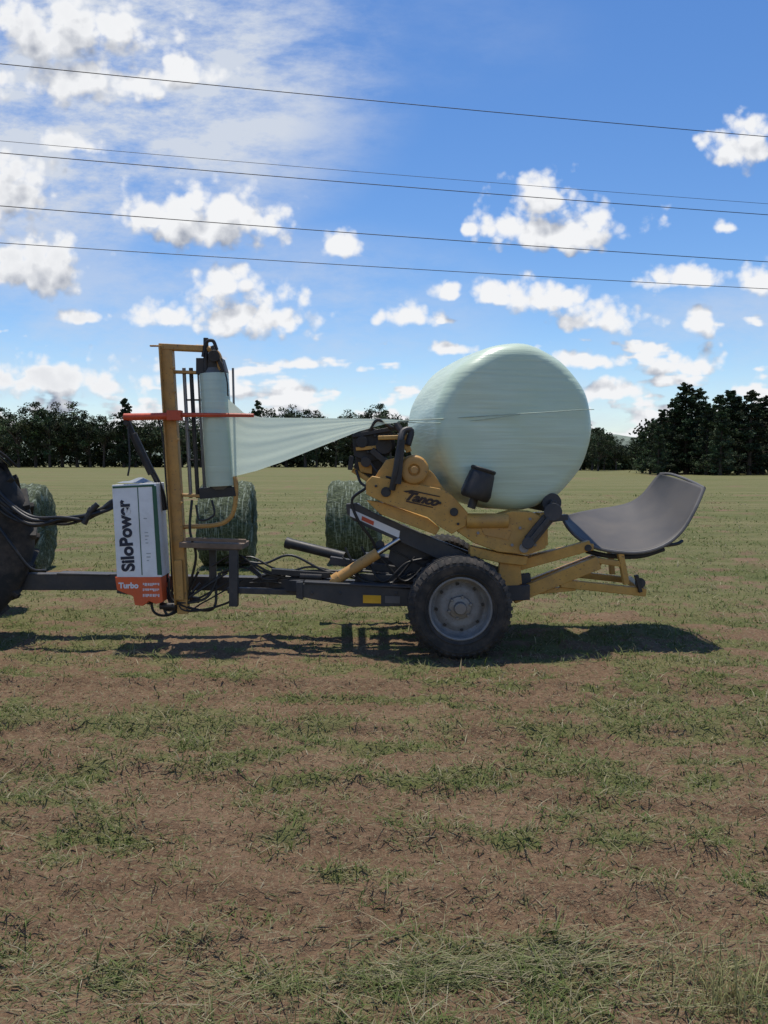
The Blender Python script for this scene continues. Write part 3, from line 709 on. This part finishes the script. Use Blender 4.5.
g=G(); g.beam(Q(529,541,6.62),Q(548,518,6.62),.04,.10,up=(0,1,0)); g.beam(Q(529,541,6.62),Q(548,518,6.62),.10,.04,up=(0,1,0)); g.cyl(Q(553,512,6.57),Q(553,512,6.72),.075,.075,22); g.cyl(Q(528,543,6.57),Q(528,543,6.72),.05,.05,18)
g.beam(Q(544,520,6.66),Q(566,517,6.8),.05,.05)
finish(g,'rear_link',W,(M_dark,),bevel=.004)
g=G()
YT=6.84
g.beam(Q(508,568,YT),Q(590,545,YT),.07,.09); g.beam(Q(512,597,YT),Q(598,562,YT),.08,.115); g.beam(Q(560,583,YT),Q(645,592,YT),.07,.07)
g.beam(Q(508,562,YT+.02),Q(514,600,YT+.02),.07,.09,up=(0,1,0)); g.beam(Q(620,553,YT),Q(626,584,YT),.05,.06,up=(0,1,0)); g.beam(Q(596,560,YT),Q(622,564,YT),.05,.05)
g.beam(Q(534,592,YT+.01),Q(575,588,YT+.01),.05,.04)
YT2=7.75
g.beam(Q(515,562,YT2),Q(590,545,YT2),.07,.08); g.beam(Q(520,588,YT2),Q(598,558,YT2),.08,.10); g.beam(Q(556,572,YT2),Q(628,580,YT2),.06,.06); g.beam(Q(610,550,YT2),Q(612,574,YT2),.05,.05,up=(0,1,0))
for a,b_,c_,d_ in((640,590,628,579),(590,547,588,546),(516,580,518,575),(598,562,596,558)): g.beam(Q(a,b_,YT),Q(c_,d_,YT2),.06,.06)
finish(g,'tail_frame',W,(M_yellow2,),bevel=.006)
g=G(); g.cyl(Q(640,583,YT-.05),Q(640,583,YT+.06),.045,.045,18); g.cyl(Q(588,548,YT-.05),Q(588,548,YT+.05),.03,.03); g.beam(Q(640,592,YT-.04),Q(636,575,YT-.04),.03,.05,up=(0,1,0))
g.tube([Q(660,546,6.9),Q(676,544,6.95),Q(682,541,7.0)],.016,8)
finish(g,'tail_pin',W,(M_black,),bevel=.003)
near=[(563,519,7.15),(569,529,7.0),(581,540,6.9),(600,549,6.84),(635,553,6.80),(661,547,6.80),(680,533,6.84),(694,511,6.9),(704,488,7.0)]
far=[(565,516,7.45),(578,513,7.75),(595,510,7.95),(615,507,8.05),(630,503,8.1),(641,496,8.1),(649,487,8.1),(655,479,8.05),(660,474,7.95)]
def cr(L_,t):
    n=len(L_)-1; a=t*n; i=min(int(a),n-1); f=a-i; P_=[Q(*L_[min(max(k,0),n)]) for k in(i-1,i,i+1,i+2)]; a,b_,c_,d_=P_
    return .5*((2*b_)+(c_-a)*f+(2*a-5*b_+4*c_-d_)*f*f+(-a+3*b_-3*c_+d_)*f**3)
g=G(); vs=[]; NU,NV=48,20
for i in range(NU+1):
    A_=cr(near,i/NU); B_=cr(far,i/NU)
    for j in range(NV+1):
        s=j/NV; p=A_.lerp(B_,s); sg=4*s*(1-s); t=i/NU; p.z-=.035*sg*(1-t); p.x+=.03*sg*t; vs.append(p)
g.add(vs,[(i*(NV+1)+j,i*(NV+1)+j+1,(i+1)*(NV+1)+j+1,(i+1)*(NV+1)+j) for i in range(NU) for j in range(NV)])
rp=finish(g,'bale_ramp',W,(M_ramp,),angle=180,solid=.012)
g=G(); g.tube([cr(near,i/30) for i in range(31)],.016,8,smooth=1); g.tube([cr(near,1),Q(690,481,7.4),Q(672,474.5,7.8),cr(far,1)],.014,8)
finish(g,'ramp_rim',W,(M_bone,))
g=G()
for yy,o_ in((6.98,0),(7.7,-6)):
    g.tube([Q(586,551+o_,yy),Q(610,556+o_,yy),Q(640,556+o_,yy),Q(664,549+o_,yy)],.022,8)
g.beam(Q(615,556,7.0),Q(612,549,7.75),.06,.04); g.beam(Q(650,553,7.0),Q(645,546,7.75),.05,.04)
finish(g,'ramp_support',W,(M_dark,),bevel=.003)
g=G()
R2=random.Random(3)
for i in range(7):
    j=lambda a:R2.uniform(-a,a)
    pts=[(-12,478+i*3+j(3),7.0+j(.08)),(6,500+i*2.5+j(3),6.98),(32,516+i*1.5+j(3),6.95+j(.05)),(62,521+j(4),6.92+j(.05)),(88,516+j(4),6.92+j(.04)),(112,505+j(5),6.95),(122,498+j(5),7.0)]
    g.tube([Q(*p) for p in pts],R2.choice((.012,.015,.017)),8,smooth=8)
for i in range(3): g.cyl(Q(84+i*3,524-i*6,6.88),Q(92+i*3,508-i*2,6.9),.026,.026,10)
g.tube([Q(-6,520,7.0),Q(12,545,6.95),Q(30,568,7.0),Q(46,571,7.1)],.014,8,smooth=8)
finish(g,'supply_hose',W,(M_hose,),split='each')
g=G()
for k_ in range(9):
    x0=R2.uniform(148,200); pts=[(x0,575+R2.uniform(-12,5),6.98),(x0+R2.uniform(-6,12),600+R2.uniform(0,13),6.92),(x0+R2.uniform(10,45),604+R2.uniform(-6,8),6.95),(x0+R2.uniform(40,70),578+R2.uniform(-15,10),7.0)]
    g.tube([Q(*p) for p in pts],R2.choice((.007,.010,.012)),7,smooth=8)
for k_ in range(8):
    x0=R2.uniform(205,265); y0=R2.uniform(560,584); pts=[(x0,y0,7.0),(x0+25,y0+R2.uniform(-12,8),6.94),(x0+52,y0+R2.uniform(-8,10),6.92),(x0+92,R2.uniform(566,590),6.9),(x0+140,R2.uniform(564,580),6.95)]
    g.tube([Q(*p) for p in pts],R2.choice((.007,.009,.011)),7,smooth=8)
for k_ in range(6):
    x0=R2.uniform(340,380); pts=[(x0,R2.uniform(545,580),6.9),(x0+20,R2.uniform(540,585),6.82),(x0+45,R2.uniform(560,588),6.84),(x0+70,R2.uniform(555,575),6.9)]
    g.tube([Q(*p) for p in pts],R2.choice((.008,.010)),7,smooth=8)
g.tube([Q(192,500,6.9),Q(190,530,6.88),Q(196,556,6.9),Q(190,585,6.95)],.012,7,smooth=8); g.tube([Q(158,418,6.85),Q(163,440,6.86),Q(166,480,6.88),Q(170,530,6.88),Q(172,580,6.92)],.008,7,smooth=8)
g.tube([Q(366,488,6.72),Q(352,500,6.75),Q(358,520,6.75),Q(372,540,6.8),Q(380,560,6.85)],.013,7,smooth=8)
finish(g,'control_hose',W,(M_hose,),split='each')
text('maker_lettering','Tanco',Q(404,499,6.637),.098,M_brownprint,W,ang=-math.radians(12),shear=.5,bold=.006,sx=1.12)
g=G(); g.plate([(403,491),(412,490),(440,496.2),(440,497.2),(414,492),(406,492.6)],6.634,.003)
g.plate([(406,500.5),(433,507),(433,508),(406,501.8)],6.634,.003)
finish(g,'lettering_swash',W,(M_brownprint,),split='each')
# ------------------------------------------------------------------ film carton on the drawbar
bx=empty('film_carton',Q(138,603,6.85),'tall white printed film carton with orange base on drawbar','carton')
g=G(); YB=6.80
g.plate([(112,485),(156,483),(162,577),(117,578)],YB,.26)
finish(g,'carton_body',bx,(M_white,),bevel=.004)
g=G(); g.plate([(115,577),(161,577),(163,602),(156,604),(149,601),(143,606),(135,605),(133,596),(127,594),(117,590)],YB-.004,.268)
finish(g,'carton_base',bx,(M_obox,),bevel=.004)
g=G(); g.plate([(152,486),(156.2,486),(162.2,575),(157.5,575)],YB-.003,.003); g.plate([(112.6,486.5),(154,484.5),(154.2,486.5),(112.8,488.5)],YB-.003,.003)
g.plate([(137.2,487.5),(138,487.5),(142.6,575),(141.8,575)],YB-.003,.003)
finish(g,'green_stripe',bx,(M_green,),split='each')
g=G(); 
rs3=random.Random(5)
for k_ in range(20):
    t=k_/20; x0=143+5.5*t; y0=497+70*t
    if rs3.random()<.6: 
        l=rs3.uniform(2,5); g.plate([(x0-1,y0),(x0-1+l,y0),(x0-1+l,y0+1.0),(x0-1,y0+1.0)] ,YB-.002,.002)
ob=finish(g,'small_print',bx,(M_grey,),split=False); ob['kind']='stuff'
g=G()
for k_ in range(30):
    x0=143+(k_%10)*1.7; y0=(583,588.5,594)[k_//10]; l=rs3.uniform(.8,1.3); h_=rs3.uniform(1.6,3.0); g.plate([(x0,y0),(x0+l,y0),(x0+l,y0+h_),(x0,y0+h_)],YB-.0065,.0025)
ob=finish(g,'base_print',bx,(M_print_w,),split=False); ob['kind']='stuff'
g=G(); vs=[]
for i in range(13):
    for j in range(9):
        u_,w_=i/12,j/8; p=Q(116+38*u_,483.5,YB+.03); p.y+=.2*w_; e=math.sin(math.pi*u_)*math.sin(math.pi*w_)
        p.z+=.004+.035*e+.015*math.sin(9*u_+5*w_)*e; vs.append(p)
g.add(vs,[(i*9+j,i*9+j+1,(i+1)*9+j+1,(i+1)*9+j) for i in range(12) for j in range(8)]); finish(g,'polythene_cover',bx,(M_bag,),angle=180)
text('carton_lettering','SiloPower',Q(134.5,571,YB-.002),.150,M_navy,bx,ang=math.radians(90)+.06,bold=.006,sx=.99)
text('base_lettering','Turbo',Q(119,588,YB-.006),.066,M_print_w,bx,ang=0,bold=.003)
# ------------------------------------------------------------------ tractor rear
PX,PY=-4.04,6.95
TR=empty('tractor',(PX,PY,0),'rear of a tractor with large black lugged tyre','tractor')
def bigwheel(c,sgn):
    c=Vector(c); axn=Vector((0,-sgn,0))
    g=G(); g.lathe(c,axn,[(.0005,.10),(.10,.10),(.12,.06),(.14,.02)],32); hub=finish(g,'wheel',TR,(M_yellow2,))
    pr=[(.47,.19),(.50,.225),(.60,.245),(.72,.24),(.80,.215),(.835,.17),(.845,.08),(.845,-.08),(.835,-.17),(.80,-.215),(.72,-.24),(.60,-.245),(.50,-.225),(.47,-.19)]
    pr=[(r*1.06,h) for r,h in pr]
    g=G(); g.lathe(c,axn,pr,96)
    for side in(1,-1):
        for i in range(20):
            t=2*math.pi*(i+.5*(side<0))/20; t2=t+.16
            a=c+axn*side*.215+Vector((math.cos(t),0,math.sin(t)))*.87; b_=c+axn*side*.0+Vector((math.cos(t2),0,math.sin(t2)))*.917
            g.beam(a,b_,.05,.06,up=Vector((math.cos(t),0,math.sin(t))))
    finish(g,'tyre',hub,(M_rubber,),bevel=.006,split=False)
    g=G(); g.lathe(c,axn,[(.50,.20),(.52,.22),(.49,.21),(.46,.16),(.42,.05),(.30,.03),(.14,.02)],64); g.lathe(c,axn,[(.50,-.2),(.46,-.16),(.42,.04)],64); finish(g,'rim',hub,(M_rim,),split=False)
bigwheel((PX,PY,.92),1); bigwheel((PX,PY+1.55,.92),-1)
g=G(); g.cyl((PX,PY+.05,.92),(PX,PY+1.45,.92),.13,.13); g.beam((PX-1.6,PY+.77,1.0),(PX+.1,PY+.77,1.0),.55,.5)
finish(g,'rear_axle',TR,(M_dark,),bevel=.01)
for yy in(PY,PY+1.55):
    g=G(); vs=[]
    for i in range(15):
        t=math.radians(40+110*i/14)
        for y_ in(yy-.27,yy+.27): vs.append((PX+math.cos(t)*1.0,y_,.92+math.sin(t)*1.0))
    g.add(vs,[(2*i,2*i+1,2*i+3,2*i+2) for i in range(14)]); finish(g,'mudguard',TR,(M_dark,),solid=.012,angle=180)
TR.rotation_euler=(0,0,math.radians(27))
# ------------------------------------------------------------------ light
S=Vector((-.05,.20,.95)).normalized()
sd=bpy.data.lights.new('sun','SUN'); sd.energy=4.3; sd.angle=math.radians(1.2); sd.color=(1,.945,.85)
so=bpy.data.objects.new('sun',sd); COL.objects.link(so); so.rotation_euler=S.to_track_quat('Z','Y').to_euler(); so.location=(0,0,30)
# ------------------------------------------------------------------ world
w=bpy.data.worlds.new("World"); scene.world=w; w.use_nodes=True; nt=w.node_tree; nt.nodes.clear()
out=nt.nodes.new('ShaderNodeOutputWorld')
sky=nt.nodes.new('ShaderNodeTexSky'); sky.sky_type='NISHITA'; sky.sun_disc=False
sky.sun_elevation=math.asin(S.z); sky.sun_rotation=math.atan2(S.x,S.y); sky.air_density=1.0; sky.dust_density=.3; sky.ozone_density=2.5; sky.altitude=300
hs=nt.nodes.new('ShaderNodeHueSaturation'); hs.inputs['Hue'].default_value=.506; hs.inputs['Saturation'].default_value=1.25; hs.inputs['Value'].default_value=1.03
nt.links.new(sky.outputs[0],hs.inputs['Color'])
bg=nt.nodes.new('ShaderNodeBackground'); bg.inputs[1].default_value=.14; nt.links.new(hs.outputs[0],bg.inputs[0])
def cdir(px,py):
    d=Q(px,py,1.0); return d.x, d.z-CAMH
clouds=[(205,214,96,52),(150,214,40,22),(250,305,74,44),(225,278,44,30),(342,241,28,21),(553,222,96,38),(543,192,40,38),(408,311,36,20),(447,290,19,15),(545,290,50,32),(490,293,28,20),(598,314,72,26),(682,274,50,20),(748,140,50,38),(757,276,34,28),(25,258,80,48),(8,180,56,54),(80,315,28,13),(162,314,42,20),(698,318,24,22),(724,225,19,10),(590,356,50,16),(690,362,60,19),(450,346,32,12),(612,389,50,17),(60,374,125,30),(220,386,70,22),(290,388,66,16),(300,362,34,10),(60,22,125,50),(80,78,90,34),(190,70,50,24),(70,140,40,18),(470,225,14,16)]
grp=bpy.data.node_groups.new('cloud_field','ShaderNodeTree')
grp.interface.new_socket('Vector',in_out='INPUT',socket_type='NodeSocketVector'); grp.interface.new_socket('Value',in_out='OUTPUT',socket_type='NodeSocketFloat')
gi=grp.nodes.new('NodeGroupInput'); go=grp.nodes.new('NodeGroupOutput')
acc=None
for (px,py,rx,ry) in clouds:
    cu,cv=cdir(px,py); su=F/rx/1.1; sv=F/ry/1.1
    a=grp.nodes.new('ShaderNodeVectorMath'); a.operation='MULTIPLY_ADD'; grp.links.new(gi.outputs[0],a.inputs[0]); a.inputs[1].default_value=(su,sv,0); a.inputs[2].default_value=(-cu*su,-(cv-ry*.3/F)*sv,0)
    b2=grp.nodes.new('ShaderNodeVectorMath'); b2.operation='MULTIPLY'; grp.links.new(a.outputs[0],b2.inputs[0]); b2.inputs[1].default_value=(-1,-1.9,0)
    c2=grp.nodes.new('ShaderNodeVectorMath'); c2.operation='MAXIMUM'; grp.links.new(a.outputs[0],c2.inputs[0]); grp.links.new(b2.outputs[0],c2.inputs[1])
    l=grp.nodes.new('ShaderNodeVectorMath'); l.operation='LENGTH'; grp.links.new(c2.outputs[0],l.inputs[0])
    acc=l.outputs['Value'] if acc is None else math_n(grp,'MINIMUM',acc,l.outputs['Value'])
f=math_n(grp,'SUBTRACT',1.0,acc)
# scattered low cumulus toward the horizon
gs=grp.nodes.new('ShaderNodeSeparateXYZ'); grp.links.new(gi.outputs[0],gs.inputs[0])
lm=grp.nodes.new('ShaderNodeMapping'); lm.inputs['Scale'].default_value=(10,32,1); grp.links.new(gi.outputs[0],lm.inputs['Vector'])
ln_=noise(grp,lm.outputs[0],1.0,3,.5)
bandw=grp.nodes.new('ShaderNodeMapRange'); grp.links.new(gs.outputs[1],bandw.inputs[0]); bandw.inputs[1].default_value=.05; bandw.inputs[2].default_value=.26; bandw.inputs[3].default_value=.50; bandw.inputs[4].default_value=-1.2
fb=math_n(grp,'ADD',math_n(grp,'MULTIPLY',math_n(grp,'SUBTRACT',ln_,.5),5.0),bandw.outputs[0])
f=math_n(grp,'MAXIMUM',f,fb)
f=math_n(grp,'MINIMUM',f,.8); f=math_n(grp,'MAXIMUM',f,-1.5)
nA=noise(grp,gi.outputs[0],21,6,.56)
vo=grp.nodes.new('ShaderNodeTexVoronoi'); vo.inputs['Scale'].default_value=36; vo.inputs['Detail'].default_value=1.5; vo.inputs['Roughness'].default_value=.6
grp.links.new(gi.outputs[0],vo.inputs['Vector'])
t1=math_n(grp,'MULTIPLY',math_n(grp,'SUBTRACT',nA,.5),1.45); t2=math_n(grp,'MULTIPLY',math_n(grp,'SUBTRACT',.52,vo.outputs['Distance']),.6)
grp.links.new(math_n(grp,'ADD',math_n(grp,'ADD',f,t1),t2),go.inputs[0])
tc=nt.nodes.new('ShaderNodeTexCoord'); sx=nt.nodes.new('ShaderNodeSeparateXYZ'); nt.links.new(tc.outputs['Generated'],sx.inputs[0])
yy=math_n(nt,'MAXIMUM',math_n(nt,'ABSOLUTE',sx.outputs[1]),.06)
cx=nt.nodes.new('ShaderNodeCombineXYZ'); nt.links.new(math_n(nt,'DIVIDE',sx.outputs[0],yy),cx.inputs[0]); nt.links.new(math_n(nt,'DIVIDE',sx.outputs[2],yy),cx.inputs[1])
P=cx.outputs[0]
def fld(off):
    n=nt.nodes.new('ShaderNodeGroup'); n.node_tree=grp
    if off:
        a=nt.nodes.new('ShaderNodeVectorMath'); a.operation='ADD'; a.inputs[1].default_value=off; nt.links.new(P,a.inputs[0]); nt.links.new(a.outputs[0],n.inputs[0])
    else: nt.links.new(P,n.inputs[0])
    return n.outputs[0]
D0=fld(None); D1=fld((-.006,.030,0))
def mr(v,a,b_,c_=0,d_=1,smooth=True):
    n=nt.nodes.new('ShaderNodeMapRange'); n.interpolation_type='SMOOTHSTEP' if smooth else 'LINEAR'
    nt.links.new(v,n.inputs[0]); n.inputs[1].default_value=a; n.inputs[2].default_value=b_; n.inputs[3].default_value=c_; n.inputs[4].default_value=d_; return n.outputs[0]
alpha=mr(D0,-.10,.38)
diff=math_n(nt,'MULTIPLY',math_n(nt,'SUBTRACT',D0,D1),1.15)
thick=mr(D0,.15,1.0)
lit=math_n(nt,'SUBTRACT',math_n(nt,'ADD',.76,diff),math_n(nt,'MULTIPLY',thick,.38),clamp=True)
lw=mr(sx.outputs[0],-.48,-.2,.26,0); lit=math_n(nt,'SUBTRACT',lit,math_n(nt,'MULTIPLY',lw,thick),clamp=True)
ccol=mixc(nt,lit,(.27,.31,.40),(.90,.91,.93))
vmap=nt.nodes.new('ShaderNodeMapping'); vmap.inputs['Scale'].default_value=(3.2,7.5,1); vmap.inputs['Rotation'].default_value=(0,0,.3); nt.links.new(P,vmap.inputs['Vector'])
vnz=noise(nt,vmap.outputs[0],1.3,8,.66)
sp_=nt.nodes.new('ShaderNodeSeparateXYZ'); nt.links.new(P,sp_.inputs[0]); U_,V_=sp_.outputs[0],sp_.outputs[1]
def blob(cu,cv,ru,rv,amp):
    a=math_n(nt,'MULTIPLY',math_n(nt,'SUBTRACT',U_,cu),1/ru); b_=math_n(nt,'MULTIPLY',math_n(nt,'SUBTRACT',V_,cv),1/rv)
    d=math_n(nt,'ADD',math_n(nt,'MULTIPLY',a,a),math_n(nt,'MULTIPLY',b_,b_)); return math_n(nt,'MULTIPLY',mr(d,1,0),amp)
vb=blob(-.42,.48,.50,.29,1.8)
for q in((-.25,.19,.50,.13,.6),(.42,.17,.22,.07,.55),(0,.03,3.0,.13,.5),(.0,.52,.3,.10,.12)): vb=math_n(nt,'MAXIMUM',vb,blob(*q))
veil=math_n(nt,'MULTIPLY',vb,mr(vnz,.34,.66,.06,.92),clamp=True)
hz=mr(sx.outputs[2],.0,.14,.34,0)
bgc=nt.nodes.new('ShaderNodeBackground'); nt.links.new(ccol,bgc.inputs[0]); bgc.inputs[1].default_value=1.0
bgv=nt.nodes.new('ShaderNodeBackground'); bgv.inputs[0].default_value=(.62,.68,.79,1); bgv.inputs[1].default_value=1.0
m1=nt.nodes.new('ShaderNodeMixShader'); nt.links.new(math_n(nt,'MAXIMUM',veil,hz),m1.inputs[0]); nt.links.new(bg.outputs[0],m1.inputs[1]); nt.links.new(bgv.outputs[0],m1.inputs[2])
m2=nt.nodes.new('ShaderNodeMixShader'); nt.links.new(math_n(nt,'MULTIPLY',alpha,mr(sx.outputs[2],-.01,.02)),m2.inputs[0]); nt.links.new(m1.outputs[0],m2.inputs[1]); nt.links.new(bgc.outputs[0],m2.inputs[2])
nt.links.new(m2.outputs[0],out.inputs[0])
